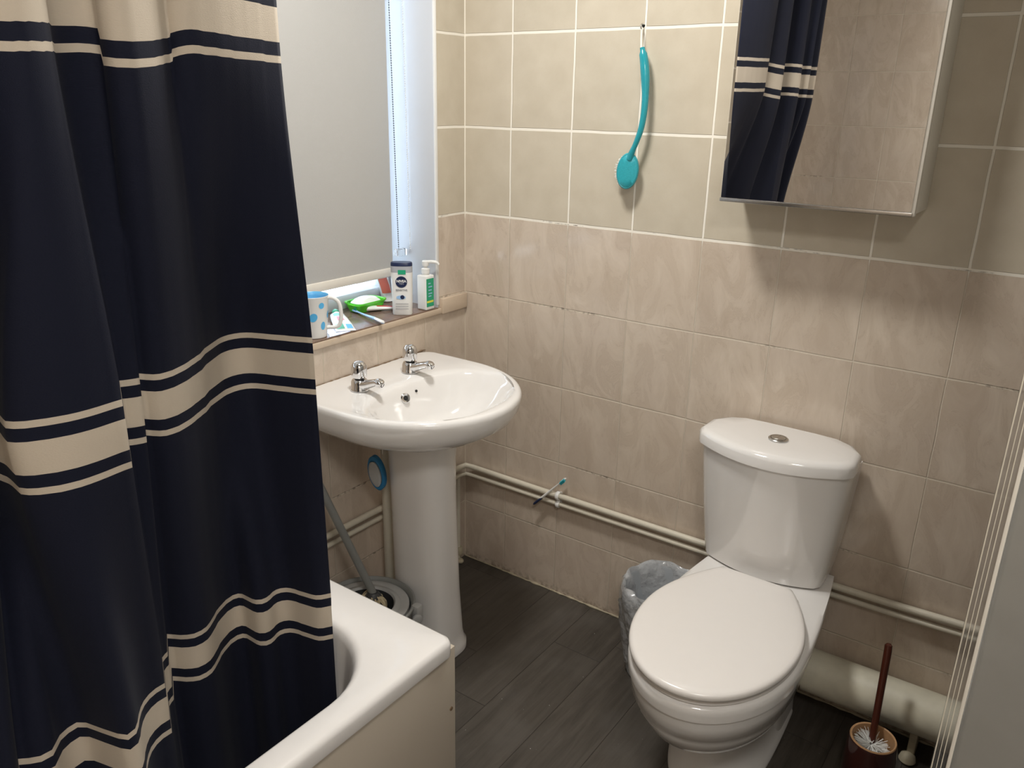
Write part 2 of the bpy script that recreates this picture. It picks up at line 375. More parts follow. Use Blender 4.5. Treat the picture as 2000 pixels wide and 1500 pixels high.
# ------------------------------------------------------------- shower curtain
CT=[(556,-1530,1549),(559,-1527,1549),(563,-1523,1549),(566,-1520,1549),(569,-1516,1549),(572,-1513,1549),(575,-1509,1550),(578,-1505,1550),(580,-1501,1550),(582,-1497,1550),(584,-1492,1551),(585,-1488,1551),(585,-1483,1551),(584,-1479,1552),(583,-1474,1552),(581,-1469,1552),(579,-1465,1552),(577,-1461,1553),(574,-1457,1553),(571,-1454,1553),(567,-1450,1553),(564,-1447,1554),(523,-1424,1554),(518,-1412,1555),(513,-1401,1556),(511,-1389,1557),(513,-1376,1557),(516,-1364,1556),(537,-1374,1542),(548,-1372,1541),(556,-1368,1540),(562,-1359,1540),(563,-1349,1540),(560,-1340,1541),(556,-1330,1542),(552,-1321,1543),(547,-1312,1544),(542,-1303,1546),(537,-1295,1547),(531,-1287,1549),(526,-1278,1550),(521,-1270,1552),(524,-1270,1557),(531,-1264,1560),(538,-1258,1562),(540,-1250,1563),(541,-1241,1563),(540,-1232,1562),(539,-1222,1562),(538,-1213,1562),(537,-1204,1561),(535,-1195,1561),(533,-1187,1561),(531,-1178,1560),(529,-1169,1560),(526,-1160,1560),(524,-1151,1560),(522,-1143,1560),(519,-1134,1560),(517,-1125,1560),(514,-1116,1560),(511,-1108,1559),(509,-1099,1559),(506,-1090,1559),(504,-1082,1559),(501,-1073,1559)]
CM=[(401,-1542),(413,-1542),(425,-1542),(437,-1542),(450,-1542),(462,-1542),(474,-1544),(486,-1547),(499,-1550),(510,-1552),(520,-1547),(529,-1538),(535,-1527),(541,-1516),(545,-1505),(549,-1493),(551,-1481),(552,-1469),(552,-1457),(551,-1444),(550,-1432),(550,-1420),(474,-1380),(477,-1376),(480,-1371),(482,-1367),(484,-1362),(485,-1357),(462,-1344),(472,-1339),(482,-1333),(487,-1326),(487,-1316),(486,-1305),(482,-1295),(478,-1285),(474,-1276),(469,-1267),(463,-1258),(458,-1249),(452,-1240),(447,-1231),(427,-1209),(421,-1200),(415,-1191),(409,-1182),(403,-1173),(397,-1164),(392,-1155),(389,-1146),(387,-1136),(388,-1125),(392,-1114),(399,-1106),(407,-1101),(417,-1097),(427,-1093),(437,-1090),(448,-1086),(457,-1082),(467,-1078),(477,-1075),(487,-1071),(496,-1067),(506,-1063),(516,-1059)]
CB=[(457,-1602),(468,-1591),(477,-1579),(478,-1563),(467,-1552),(456,-1541),(450,-1526),(449,-1511),(461,-1502),(476,-1498),(492,-1494),(507,-1490),(522,-1486),(536,-1479),(533,-1465),(522,-1455),(509,-1446),(496,-1435),(486,-1424),(478,-1410),(474,-1396),(474,-1380),(413,-1346),(411,-1343),(409,-1340),(407,-1337),(406,-1334),(404,-1331),(359,-1303),(370,-1296),(381,-1290),(390,-1282),(397,-1273),(399,-1260),(397,-1248),(391,-1237),(384,-1227),(377,-1217),(369,-1207),(363,-1196),(358,-1185),(353,-1174),(351,-1157),(355,-1147),(363,-1143),(373,-1143),(383,-1143),(393,-1143),(402,-1141),(410,-1134),(412,-1125),(410,-1115),(406,-1105),(405,-1096),(408,-1087),(415,-1079),(423,-1075),(433,-1072),(443,-1071),(452,-1069),(462,-1067),(472,-1065),(481,-1062),(488,-1056),(493,-1048),(498,-1039)]

NTAIL = 26
def build_curtain():
    Vk = (1.56, 1.0895, .565)
    n = len(CT)
    cols = []
    for i in range(n):
        t = Vector((CT[i][0], CT[i][1]))/1000; mi_ = Vector(CM[i])/1000; bo = Vector(CB[i])/1000
        cols.append((t, mi_, bo, CT[i][2]/1000))
    tail = []
    base = cols[0]
    for k in range(NTAIL, 0, -1):          # folds that hang on beyond the left of the frame
        d = k/NTAIL
        wob = .028*math.sin(d*3.2*2*PI)
        off = Vector((-.10*d+wob+(.022+.028)*math.sin(PI*min(1, d*1.6)), -.30*d)) 
        tail.append((base[0]+off, base[1]+Vector((.085*min(1, d*4), 0))+off, base[2]+Vector((.03*min(1, d*4), 0))+off, base[3]))
    cols = tail+cols
    bm = bmesh.new(); lay = bm.loops.layers.uv.new('fabric')
    Vs = [2.16-.02*k for k in range(104)]
    grid = []; arc = 0; arcs = []
    for ci, (t, mi_, bo, zt) in enumerate(cols):
        if ci: arc += (mi_-cols[ci-1][1]).length*1.1
        arcs.append(arc); row = []
        for V in Vs:
            zz = V
            if V >= Vk[0]:
                k = (V-Vk[0])/.56; xy = t.lerp(t + (t-mi_)*.18, min(1, k)); zz = V+(zt-1.56)*(1-k)
            elif V >= Vk[1]:
                k = (Vk[0]-V)/(Vk[0]-Vk[1]); s = k*k*(3-2*k)*.5+k*.5; xy = t.lerp(mi_, s); zz = V+(zt-1.56)*(1-k)
            elif V >= Vk[2]:
                k = (Vk[1]-V)/(Vk[1]-Vk[2]); s = k*k*(3-2*k)*.5+k*.5; xy = mi_.lerp(bo, s)
            else:
                k = (Vk[2]-V)/.5; xy = bo + (bo-mi_)*.12*k; xy.x = min(xy.x, .592); xy.y = min(xy.y, -1.040)
            row.append(bm.verts.new((xy.x, xy.y, zz)))
        grid.append(row)
    for i in range(len(cols)-1):
        for j in range(len(Vs)-1):
            f = bm.faces.new((grid[i][j], grid[i+1][j], grid[i+1][j+1], grid[i][j+1]))
            for lp, (a, c) in zip(f.loops, ((i, j), (i+1, j), (i+1, j+1), (i, j+1))): lp[lay].uv = (arcs[a], Vs[c])
    return bm
cur = thing('shower_curtain', 'dark navy shower curtain with cream striped bands hanging inside the bathtub', 'shower curtain', (.5, -1.3, 2.2))
co = part('curtain_cloth', build_curtain(), M_curtain, cur, 180)
md = co.modifiers.new('thick', 'SOLIDIFY'); md.thickness = .0011; md.offset = 0
b = B(); rail = [(.46, -.92, 2.21), (.47, -1.05, 2.21), (.545, -1.5, 2.21), (.50, -1.85, 2.21), (.45, -2.0, 2.21)]
rl = tag(obj('curtain_rail', B(), M_chrome, None), 'slim chrome curtain rail fixed under the ceiling', 'curtain rail')
nb = B(); tube(nb, spline(rail, 40), .010, 12)
for p_ in (rail[0], rail[4]): tube(nb, [(p_[0], p_[1], 2.21), (p_[0], p_[1], ZC)], .006, 10)
nb.to_mesh(rl.data); nb.free()
sp_ = spline(rail, 60)
for k in range(8, 54, 5):
    b = B(); c = sp_[k]; tube(b, [(c.x+.0, c.y+.022*math.cos(a), c.z-.016+.030*math.sin(a)) for a in [2*PI*q/16 for q in range(17)]], .002, 6)
    part('curtain_ring', b, M_white, cur)
# ------------------------------------------------------------- ceiling lamp (above the frame)
cl = thing('ceiling_light', 'round flush white ceiling light above the basin', 'ceiling light', (LIGHT_POS[0], LIGHT_POS[1], ZC))
b = B(); lathe(b, [(.15, 0), (.15, -.02), (.14, -.035)], (LIGHT_POS[0], LIGHT_POS[1], ZC), 40); part('lamp_base', b, M_white, cl)
# ------------------------------------------------------------- basin
CY = -.455
basin = thing('pedestal_basin', 'white ceramic pedestal washbasin with two taps under the window', 'washbasin', (.2, CY, 0))
def outer(th, s=1, dx=0):
    c, q = math.cos(th), math.sin(th)
    if c >= 0: x, y = .2+.285*c, .265*q
    else:
        x = .2-.197*abs(c)**.22; y = .268*math.copysign(abs(q)**.22, q)
        kk = min(1, abs(c)*3); y = y*kk+(1-kk)*.265*q
    return x*s+dx, y*s
def ell(th, cx, a, bb, n=2.0):
    c, q = math.cos(th), math.sin(th)
    return cx+a*math.copysign(abs(c)**(2/n), c), bb*math.copysign(abs(q)**(2/n), q)
NT = 96; TH = [2*PI*(k+.5)/NT for k in range(NT)]
def oring(z, s, t=0, cx=.2, a=.1, bb=.09):
    out = []
    for th in TH:
        x, y = outer(th, s); ex, ey = ell(th, cx, a, bb, 2.6)
        out.append((x*(1-t)+ex*t, CY+y*(1-t)+ey*t, z))
    return out
def bring(z, cx, a, bb, n=2.2):
    return [(ell(th, cx, a, bb, n)[0], CY+ell(th, cx, a, bb, n)[1], z) for th in TH]
b = B()
R = [oring(.652, .6, .95), oring(.664, .72, .68), oring(.682, .82, .36), oring(.706, .91, .13), oring(.732, .965, .03), oring(.758, .99), oring(.782, 1.0), oring(.7915, .998), oring(.797, .988), oring(.7985, .975)]
def mixr(A_, Bb, t, z): return [(p[0]*(1-t)+q[0]*t, p[1]*(1-t)+q[1]*t, z) for p, q in zip(A_, Bb)]
o_in = oring(.7985, .955); bo = bring(.791, .298, .147, .220, 2.3)
R += [o_in, mixr(o_in, bo, .5, .797), mixr(o_in, bo, .88, .795), bo, bring(.785, .298, .142, .214, 2.3), bring(.765, .297, .132, .203, 2.2), bring(.735, .292, .118, .182), bring(.70, .28, .095, .148), bring(.675, .268, .065, .10), bring(.663, .26, .035, .045), bring(.66, .258, .02, .02)]
loft(b, R, True, True); part('bowl', b, M_porc, basin, 60)
# overflow hole, chain hole, waste
def disc(bm, c, nrm, prof, n=24, mi=0):
    nb = B(); lathe(nb, prof, n=n); q = Vector((0, 0, 1)).rotation_difference(Vector(nrm).normalized()).to_matrix().to_4x4(); merge(bm, nb, mi, Matrix.Translation(c) @ q)
b = B(); disc(b, (.171, CY-.010, .759), (.86, -.28, .42), [(.0068, -.002), (.0068, .0014), (.0115, .0026), (.0140, .001), (.0145, -.004)], mi=0); part('overflow_ring', b, M_chrome, basin)
b = B(); disc(b, (.171, CY-.010, .759), (.86, -.28, .42), [(.0074, -.002), (.0074, .0013)], mi=0); part('overflow_hole', b, M_dark, basin)
b = B(); disc(b, (.168, CY+.036, .766), (.86, -.28, .42), [(.0034, -.003), (.0034, .0014)]); part('chain_hole', b, M_dark, basin)
b = B(); lathe(b, [(.021, 0), (.021, .003), (.016, .004), (.012, .001)], (.258, CY, .66), 28); part('waste_ring', b, M_chrome, basin)
b = B()
def pring(z, cx, a, bb): return [(ell(th, cx, a, bb, 2.8)[0], CY+.012+ell(th, cx, a, bb, 2.8)[1], z) for th in TH]
loft(b, [pring(.665, .205, .098, .076), pring(.60, .205, .093, .070), pring(.45, .209, .092, .067), pring(.2, .216, .094, .069), pring(.06, .221, .098, .074), pring(.028, .223, .101, .077), pring(.022, .223, .106, .083), pring(.002, .223, .106, .083)])
part('pedestal', b, M_porc, basin, 50)
def tap(x, y, nm, pa):
    t = bpy.data.objects.new('tap', None); C.objects.link(t); t.parent = pa; t.location = Vector((x, y, .797))-pa.location
    b = B(); lathe(b, [(.0245, 0), (.0245, .003), (.0225, .006), (.0215, .022), (.019, .027), (.0145, .029)], (x, y, .7975), 28)
    q = spline([(x+.008, y, .812), (x+.03, y, .818), (x+.055, y, .827), (x+.074, y, .832)], 12)
    tube(b, q, [.0165, .0162, .0155, .0146, .0138, .0130, .0124, .0119, .0116, .0118, .0122, .0112], 16, flat=.85)
    disc(b, (x+.072, y, .832), (.35, 0, .94), [(.0112, -.010), (.0125, -.004), (.0125, .003), (.009, .006)])
    part('tap_body', b, M_chrome, t, 50)
    b = B(); disc(b, (x+.0815, y, .826), (.93, 0, -.36), [(.0058, -.004), (.0058, .001)]); part('tap_outlet', b, M_dark, t)
    b = B(); lathe(b, [(.0125, 0), (.0125, .004)], (x, y, .8262), 24); part('tap_collar', b, M_black, t)
    b = B(); lathe(b, [(.0155, 0), (.0195, .003), (.0205, .010), (.0205, .024), (.0195, .0315), (.0165, .038), (.0115, .0425), (.005, .0445)], (x, y, .8300), 32); part('tap_handle', b, M_chrome, t, 60)
tap(.106, -.566, 'hot', basin); tap(.106, -.374, 'cold', basin)
b = B(); pp = [(.0025, CY-.262+i*.524/60, .7985+random.uniform(-.001, .001)) for i in range(61)]
tube(b, pp, [random.uniform(.0008, .003) for _ in pp], 6); part('wall_sealant', b, M_seal_d, basin, 80)
# ------------------------------------------------------------- pipes
b = B(); tube(b, spline([(.017, -.884, .366), (.017, -.5, .364), (.017, -.035, .360), (.021, -.021, .359), (.035, -.017, .358), (.35, -.017, .357), (.95, -.017, .358), (1.30, -.017, .362), (XR-.002, -.018, .371)], 90), .0092, 14)
tag(obj('heating_pipe', b, M_pipe, None), 'thicker upper cream painted pipe running along the tiled walls', 'pipe', 'twin pipes along the wall')
b = B(); tube(b, spline([(.015, -.884, .335), (.015, -.5, .333), (.015, -.04, .330), (.020, -.022, .328), (.038, -.016, .327), (.35, -.015, .328), (.95, -.015, .330), (1.30, -.015, .335), (XR-.002, -.016, .345)], 90), .0072, 14)
tag(obj('heating_pipe', b, M_pipe, None), 'thinner lower cream painted pipe running along the tiled walls', 'pipe', 'twin pipes along the wall')
cp = thing('corner_pipe', 'cream pipe dropping to the floor in the corner behind the basin', 'pipe', (.012, -.052, 0))
b = B(); tube(b, [(.011, -.052, .323), (.011, -.052, .012)], .0075, 14); part('pipe', b, M_pipe, cp)
b = B(); lathe(b, [(.012, 0), (.014, .004), (.014, .022), (.010, .028)], (.014, -.052, .035), 20); ball(b, (.022, -.056, .012), .012, 10, 0, (1.2, 1, .8)); part('pipe_collar', b, M_grout, cp)
wp = thing('waste_pipe', 'white waste pipe dropping to the floor behind the basin pedestal', 'pipe', (.05, -.44, 0))
b = B(); tube(b, [(.060, -.432, .60), (.060, -.432, .01)], .0165, 18); part('pipe', b, M_pipe, wp)
b = B(); lathe(b, [(.020, 0), (.032, .001), (.032, .008), (.020, .011)], (.060, -.432, .001), 24); part('floor_collar', b, M_pipe, wp)
pc = thing('pipe_clip', 'white double pipe clip holding the twin pipes under the toothbrush', 'pipe clip', (.383, -.01, .34))
for zc, rr, yy in ((.357, .0115, -.017), (.328, .0095, -.015)):
    b = B(); tube(b, [(.383, yy+rr*math.cos(a), zc+rr*math.sin(a)) for a in [2*PI*q/20 for q in range(21)]], .0034, 8, flat=2.0); bx(b, .378, .388, -.008, -.0005, zc-.008, zc+.008, .001); part('clip_ring', b, M_white, pc)
sp = thing('soil_pipe', 'fat cream soil pipe running low along the wall beside the toilet', 'pipe', (1.3, -.062, 0))
b = B(); tube(b, [(1.19, -.059, .124), (1.25, -.059, .124), (XR-.001, -.059, .128)], .056, 36); part('pipe', b, M_soil, sp)
b = B(); bx(b, 1.452, 1.470, -.09, -.012, .001, .080, .004); lathe(b, [(.016, 0), (.020, .006), (.017, .018), (.006, .026)], (1.458, -.095, .001), 16); part('support_block', b, M_grout, sp)
# ------------------------------------------------------------- toilet
TX = 1.072
toilet = thing('toilet', 'white close coupled toilet with closed lid against the back wall', 'toilet', (TX, -.35, 0))
def egg(z, yb, wb, ym, wm, yf, cx=TX, nf=2.0, n=18):
    """closed plan outline, symmetric about x=cx: back edge yb (half width wb), widest wm at ym, rounded nose at yf"""
    R_ = []
    for k in range(n+1):
        t = k/n; y = yb+(ym-yb)*t; R_.append((wb+(wm-wb)*math.sin(PI/2*t)**.9, y))
    for k in range(1, n+1):
        a = PI/2*k/n; R_.append((wm*math.cos(a)**(2/nf), ym+(yf-ym)*math.sin(a)**(2/nf)))
    left = [(cx-w_, y, z) for w_, y in R_]; right = [(cx+w_, y, z) for w_, y in R_[:-1]][::-1]
    back = [(cx+wb*(1-2*k/8), yb, z) for k in range(1, 8)]
    return left+right+back
b = B()
rg = [egg(.002, -.10, .108, -.30, .116, -.515), egg(.012, -.10, .108, -.30, .116, -.515), egg(.02, -.10, .102, -.30, .109, -.508), egg(.08, -.10, .094, -.32, .096, -.488), egg(.14, -.09, .088, -.34, .094, -.49),
      egg(.175, -.085, .09, -.36, .102, -.535), egg(.205, -.08, .092, -.38, .128, -.592), egg(.24, -.07, .095, -.41, .150, -.640), egg(.285, -.06, .10, -.43, .166, -.668), egg(.30, -.055, .103, -.43, .168, -.672), egg(.303, -.055, .103, -.43, .172, -.677),
      egg(.335, -.045, .115, -.43, .176, -.684), egg(.355, -.035, .125, -.43, .1775, -.687), egg(.3575, -.033, .127, -.43, .181, -.692), egg(.375, -.03, .132, -.43, .182, -.694), egg(.386, -.025, .138, -.43, .181, -.693), egg(.392, -.025, .139, -.43, .176, -.688), egg(.394, -.03, .130, -.43, .165, -.675)]
loft(b, rg); part('pan', b, M_porc, toilet, 50)
b = B(); loft(b, [egg(.002, -.09, .105, -.20, .108, -.30, nf=2.6), egg(.10, -.09, .100, -.20, .102, -.29, nf=2.6), egg(.19, -.09, .092, -.20, .094, -.27, nf=2.6), egg(.225, -.09, .075, -.20, .08, -.25, nf=2.6)]); part('trap_housing', b, M_porc, toilet, 50)
b = B(); loft(b, [egg(.3945, -.215, .10, -.44, .168, -.682), egg(.397, -.213, .104, -.44, .1725, -.686), egg(.408, -.213, .104, -.44, .1725, -.686), egg(.410, -.215, .10, -.44, .170, -.683)]); part('seat', b, M_seatpl, toilet, 50)
b = B(); lr = lambda z, d: egg(z, -.207-d*.5, .088-d, -.445, .1765-d, -.696+d, nf=2.05)
loft(b, [lr(.4125, .004), lr(.4135, .001), lr(.418, 0), lr(.424, .001), lr(.4275, .004), lr(.4295, .009), lr(.4305, .02), lr(.4310, .06)]); part('seat_lid', b, M_seatpl, toilet, 60)
for sx in (-.07, .07):
    b = B(); lathe(b, [(.011, 0), (.011, .016), (.008, .019)], (TX+sx, -.200, .394), 18); part('hinge', b, M_seatpl, toilet)
def cis(z, hw, ys, yf, d=0, ch=0):
    """cistern outline: straight back, near-straight sides to ys, shallow bowed front to yf"""
    out = [(1.051-hw+ch, -.018, z)] if ch else [(1.051-hw, -.018, z)]
    if ch: out.append((1.051-hw+ch*.45, -.036, z)); out.append((1.051-hw+.003, -.072, z))
    else: out.append((1.051-hw, -.05, z)); out.append((1.051-hw, -.08, z))
    n = 24
    for k in range(n+1):
        a = -1+2*k/n; 
        e = max(0, (abs(a)-.93)/.07)
        out.append((1.051+hw*a*(1-.012*e), ys+(yf-ys)*(1-abs(a)**2.0)+.010*e*e, z))
    if ch: out.append((1.051+hw-.003, -.072, z)); out.append((1.051+hw-ch*.45, -.036, z)); out.append((1.051+hw-ch, -.018, z))
    else: out.append((1.051+hw, -.08, z)); out.append((1.051+hw, -.05, z)); out.append((1.051+hw, -.018, z))
    return out
b = B(); loft(b, [cis(.396, .146, -.118, -.160), cis(.400, .150, -.122, -.165), cis(.45, .157, -.126, -.172), cis(.55, .167, -.133, -.188), cis(.65, .175, -.140, -.203), cis(.712, .179, -.145, -.212)]); part('cistern', b, M_porc, toilet, 35)
b = B(); loft(b, [cis(.7145, .185, -.147, -.216, 0, .058), cis(.716, .1885, -.150, -.222, 0, .058), cis(.738, .1885, -.150, -.222, 0, .058), cis(.745, .186, -.147, -.219, 0, .058), cis(.7495, .180, -.142, -.212, 0, .058), cis(.7515, .17, -.135, -.202, 0, .058), cis(.753, .12, -.115, -.165, 0, .058)]); part('cistern_lid', b, M_porc, toilet, 40)
b = B(); lathe(b, [(.0235, -.003), (.0235, .0035), (.0215, .0052), (.0185, .0052), (.018, .003)], (1.052, -.112, .7525), 36); ring_ = part('flush_plate', b, M_chrome_dull, toilet)
b = B(); lathe(b, [(.0172, 0), (.0172, .0045), (.0155, .0058), (.004, .0062)], (1.052, -.112, .7535), 32); bx(b, 1.0515, 1.0525, -.127, -.097, .7594, .7600); part('flush_button', b, M_chrome_dull, ring_)
# ------------------------------------------------------------- waste bin
bn = thing('waste_bin', 'small bin lined with a clear plastic bag between toilet and wall', 'bin', (.83, -.155, 0))
BC = (.815, -.152)
b = B(); lathe(b, [(.085, .001), (.088, .004), (.108, .262), (.111, .266), (.108, .270), (.104, .262), (.084, .010)], (*BC, 0), 40, True, True); part('bucket', b, M_binin, bn)
b = B(); n = 64; rings = []
prof = [(.090, .035), (.100, .09), (.110, .16), (.1165, .21), (.1195, .245), (.1175, .272), (.112, .281), (.105, .276), (.100, .25), (.094, .18), (.082, .09), (.03, .06)]
for pi_, (r, z) in enumerate(prof):
    ring = []
    for k in range(n):
        a = 2*PI*k/n
        wv = .0045*math.sin(a*7+pi_*.9)+.0035*math.sin(a*13+pi_*1.7+1)+random.uniform(-.0016, .0016)
        if 5 <= pi_ <= 6: wv *= .5
        rr = r+wv; rr = min(rr, .1225)
        ring.append((BC[0]+rr*math.cos(a), min(BC[1]+rr*math.sin(a), -.019), z+.005*math.sin(a*3+1)+.003*math.sin(a*11)*(1 if pi_ > 3 else .3)))
    rings.append(ring)
loft(b, rings, False, False); bag = part('bin_bag', b, M_bag, bn, 70)
# ------------------------------------------------------------- mop and bucket
MB_ = (.183, -.652)
mb = thing('mop_bucket', 'grey round spin mop bucket tucked between bathtub and basin pedestal', 'bucket', (*MB_, 0))
b = B(); lathe(b, [(.095, .001), (.10, .006), (.122, .215), (.124, .222), (.131, .224), (.132, .231), (.127, .233), (.121, .228), (.118, .215), (.10, .02)], (*MB_, 0), 48); part('pail', b, M_grey, mb)
b = B(); lathe(b, [(.116, .216), (.115, .226), (.104, .229), (.092, .226), (.088, .231), (.078, .232), (.074, .226)], (*MB_, 0), 48, False, False)
part('wringer_basket', b, M_greyl, mb, 50, 'pale grey spinning wringer ring')
b = B(); lathe(b, [(.0745, .2265), (.070, .15), (.066, .12), (.01, .118)], (*MB_, 0), 48, False, True); part('basket_inner', b, M_greyd, mb)
b = B()
for k in range(18):
    a = 2*PI*k/18; disc(b, (MB_[0]+.0715*math.cos(a), MB_[1]+.0715*math.sin(a), .185), (-math.cos(a), -math.sin(a), .05), [(.0055, -.001), (.0055, .002)], 10)
part('drain_holes', b, M_dark, mb)
b = B(); bx(b, MB_[0]+.105, MB_[0]+.130, MB_[1]+.06, MB_[1]+.085, .185, .235, .006); disc(b, (MB_[0]+.126, MB_[1]+.062, .20), (.8, -.5, 0), [(.014, 0), (.014, .006), (.010, .008)]); part('handle_hinge', b, M_greyl, mb)
b = B(); tube(b, spline([(MB_[0]+.118, MB_[1]+.075, .205), (MB_[0]+.135, MB_[1]+.03, .19), (MB_[0]+.142, MB_[1]-.03, .185), (MB_[0]+.12, MB_[1]-.08, .20)], 20), .0035, 8); part('handle', b, M_greyd, mb)
mp = thing('mop', 'grey handled string mop standing in the round bucket and leaning on the wall', 'mop', (.17, -.66, .15))
b = B(); tube(b, [(.186, -.628, .250), (.104, -.692, .519), (.0155, -.760, .815)], .0105, 16); part('mop_handle', b, M_grey, mp)
b = B(); lathe(b, [(.014, 0), (.022, -.012), (.026, -.03), (.03, -.045)], (.187, -.629, .255), 20); part('mop_socket', b, M_greyd, mp)
b = B()
for k in range(70):
    a = random.uniform(0, 2*PI); r1 = random.uniform(.01, .03); r2 = random.uniform(.03, .058)
    tube(b, spline([(.188+r1*.5*math.cos(a), -.630+r1*.5*math.sin(a), .236+random.uniform(0, .012)), (.190+r2*.7*math.cos(a), -.640+r2*.7*math.sin(a), .236+random.uniform(-.012, .012)), (.186+r2*math.cos(a+.3), -.650+r2*math.sin(a+.3), .20), (.184+r2*.9*math.cos(a+.5), -.652+r2*.9*math.sin(a+.5), .14)], 9), .0022, 5)
part('mop_strands', b, M_mop, mp, 70)['kind'] = 'stuff'
# ------------------------------------------------------------- blue scrubbing brush under the basin
sb = thing('scrubbing_brush', 'blue scrubbing brush with a pale face hanging behind the basin pedestal', 'brush', (.12, -.52, .54))
SM = Matrix.Translation((.108, -.520, .543)) @ Matrix.Rotation(math.radians(-12), 4, 'Y')
SM = SM @ Vector((0, 0, 1)).rotation_difference(Vector((.25, -.96, -.05)).normalized()).to_matrix().to_4x4()
SM2 = Matrix.Translation((.108, -.520, .543)) @ Matrix(((.968, 0, .25, 0), (.25, 0, -.968, 0), (0, 1, 0, 0), (0, 0, 0, 1))) @ Matrix.Rotation(math.radians(12), 4, 'Z')
b = B(); nb = B(); lathe(nb, [(.8, -.016), (1, -.010), (1, .004), (.9, .008), (.78, .008), (.76, .004)], n=36); merge(b, nb, 0, SM2 @ Matrix.Diagonal((.024, .050, 1, 1))); part('brush_back', b, M_blue, sb)
b = B(); nb = B(); lathe(nb, [(.70, .002), (.74, .011), (.6, .014)], n=32); merge(b, nb, 0, SM2 @ Matrix.Diagonal((.024, .050, 1, 1))); part('brush_face', b, M_greyl, sb, 40, 'pale bristle face')
b = B(); tube(b, [(.118, -.505, .596), (.112, -.50, .62), (.10, -.48, .652)], .0015, 6); part('hanging_loop', b, M_cord, sb)
# ------------------------------------------------------------- toilet brush
tb = thing('toilet_brush', 'dark brown stick handled toilet brush standing in the brown ceramic pot', 'toilet brush', (1.392, -.24, .02))
HC = (1.392, -.243)
hp_ = tag(obj('brush_holder', B(), [M_brown, M_tan], None), 'dark brown glazed ceramic pot with tan rim on the floor', 'brush holder')
nb = B(); lathe(nb, [(.046, .001), (.050, .006), (.056, .05), (.055, .10), (.0515, .138), (.0505, .144)], (*HC, 0), 40, True, False)
lathe(nb, [(.0505, .144), (.049, .1465), (.0455, .145), (.0445, .135), (.046, .08), (.042, .012)], (*HC, 0), 40, False, True, 1)
bmesh.ops.remove_doubles(nb, verts=nb.verts[:], dist=1e-5)
nb.to_mesh(hp_.data); nb.free()
for p_ in hp_.data.polygons: p_.use_smooth = True
hp_.data.set_sharp_from_angle(angle=math.radians(50))
b = B(); tube(b, [(1.390, -.240, .04), (1.388, -.225, .125), (1.376, -.150, .318), (1.3745, -.145, .331), (1.374, -.1435, .335)], [.0075, .0078, .0088, .0085, .004], 16); part('stick', b, M_brownst, tb)
b = B()
for k in range(900):
    a = random.uniform(0, 2*PI); h = random.uniform(.05, .126); el = random.uniform(-.2, .5)
    r1 = .041*random.uniform(.85, 1); c0 = Vector((1.390, -.241, h)); d = Vector((math.cos(a), math.sin(a), el)).normalized()
    tube(b, [c0+d*.004, c0+d*r1], .0007, 3, caps=False)
part('brush_bristles', b, M_bristle, tb, None)['kind'] = 'stuff'
# ------------------------------------------------------------- mirror cabinet
cab = thing('mirror_cabinet', 'white bathroom cabinet with a mirrored door above the toilet', 'cabinet', (1.06, 0, 1.303))
CX0, CX1, CZ0, CZ1 = .857, 1.2655, 1.304, 1.98
b = B(); bx(b, CX0, CX1, -.117, -.001, CZ0+.002, CZ1, .0015); part('carcass', b, M_cab, cab)
b = B(); bx(b, CX0-.001, CX1+.0, -.1345, -.1195, CZ0-.002, CZ1, .001); door = part('door', b, M_cab, cab)
b = B(); bx(b, CX0+.0005, CX1-.007, -.1362, -.1347, CZ0+.006, CZ1-.004); part('mirror_glass', b, M_mirror, door, None)
b = B(); bx(b, CX0-.0015, CX1-.004, -.1385, -.134, CZ0-.003, CZ0+.0055, .001); part('bottom_trim', b, M_chrome_dull, door)
# ------------------------------------------------------------- hook and back brush
hk = thing('wall_hook', 'small screw hook in the tile joint holding the bath brush cord', 'hook', (.5645, 0, 1.69))
b = B(); tube(b, spline([(.5645, -.001, 1.693), (.5645, -.012, 1.693), (.5645, -.017, 1.688), (.5645, -.015, 1.682), (.5645, -.011, 1.682)], 14), .0017, 8); part('hook_wire', b, M_chrome_dull, hk)
b = B(); disc(b, (.5625, 0, 1.690), (0, -1, 0), [(.0045, 0), (.004, .001)], 12); part('screw_hole', b, M_dark, hk)
bb_ = thing('bath_brush', 'turquoise long handled bath brush hanging on the tiled wall', 'brush', (.57, -.035, 1.45))
b = B(); tube(b, spline([(.5665, -.013, 1.6845), (.571, -.022, 1.66), (.578, -.032, 1.632), (.5755, -.03, 1.626), (.569, -.022, 1.655), (.5635, -.013, 1.6845)], 30), .0011, 6); part('hanging_cord', b, M_cord, bb_)
b = B(); q = spline([(.5785, -.030, 1.638), (.588, -.031, 1.60), (.596, -.033, 1.545), (.5985, -.036, 1.495), (.594, -.038, 1.45), (.583, -.039, 1.415), (.572, -.038, 1.390), (.567, -.036, 1.375)], 36)
rr = [(.0108 if i > 1 else .0075)+.0028*math.sin(min(1, i/14)*PI)*(i < 15) - max(0, (i-14)/22)*.0035 + (.004*max(0, (i-31)/4)) for i in range(36)]
tube(b, q, [r_*.86 for r_ in rr], 16, flat=.95); part('brush_handle', b, M_teal, bb_, 60)
HM = Matrix.Translation((.563, -.036, 1.345)) @ Matrix.Rotation(math.radians(18), 4, 'Z') @ Matrix.Rotation(math.radians(4), 4, 'Y') @ Matrix.Rotation(PI/2, 4, 'X')
b = B(); nb = B(); lathe(nb, [(.9, -.006), (1, -.002), (1, .003), (.93, .0062), (.90, .0058), (.88, .0068), (.5, .0078), (.1, .008)], n=40); merge(b, nb, 0, HM @ Matrix.Diagonal((.0285, .0455, 1, 1))); part('brush_head', b, M_teal2, bb_, 50)
b = B()
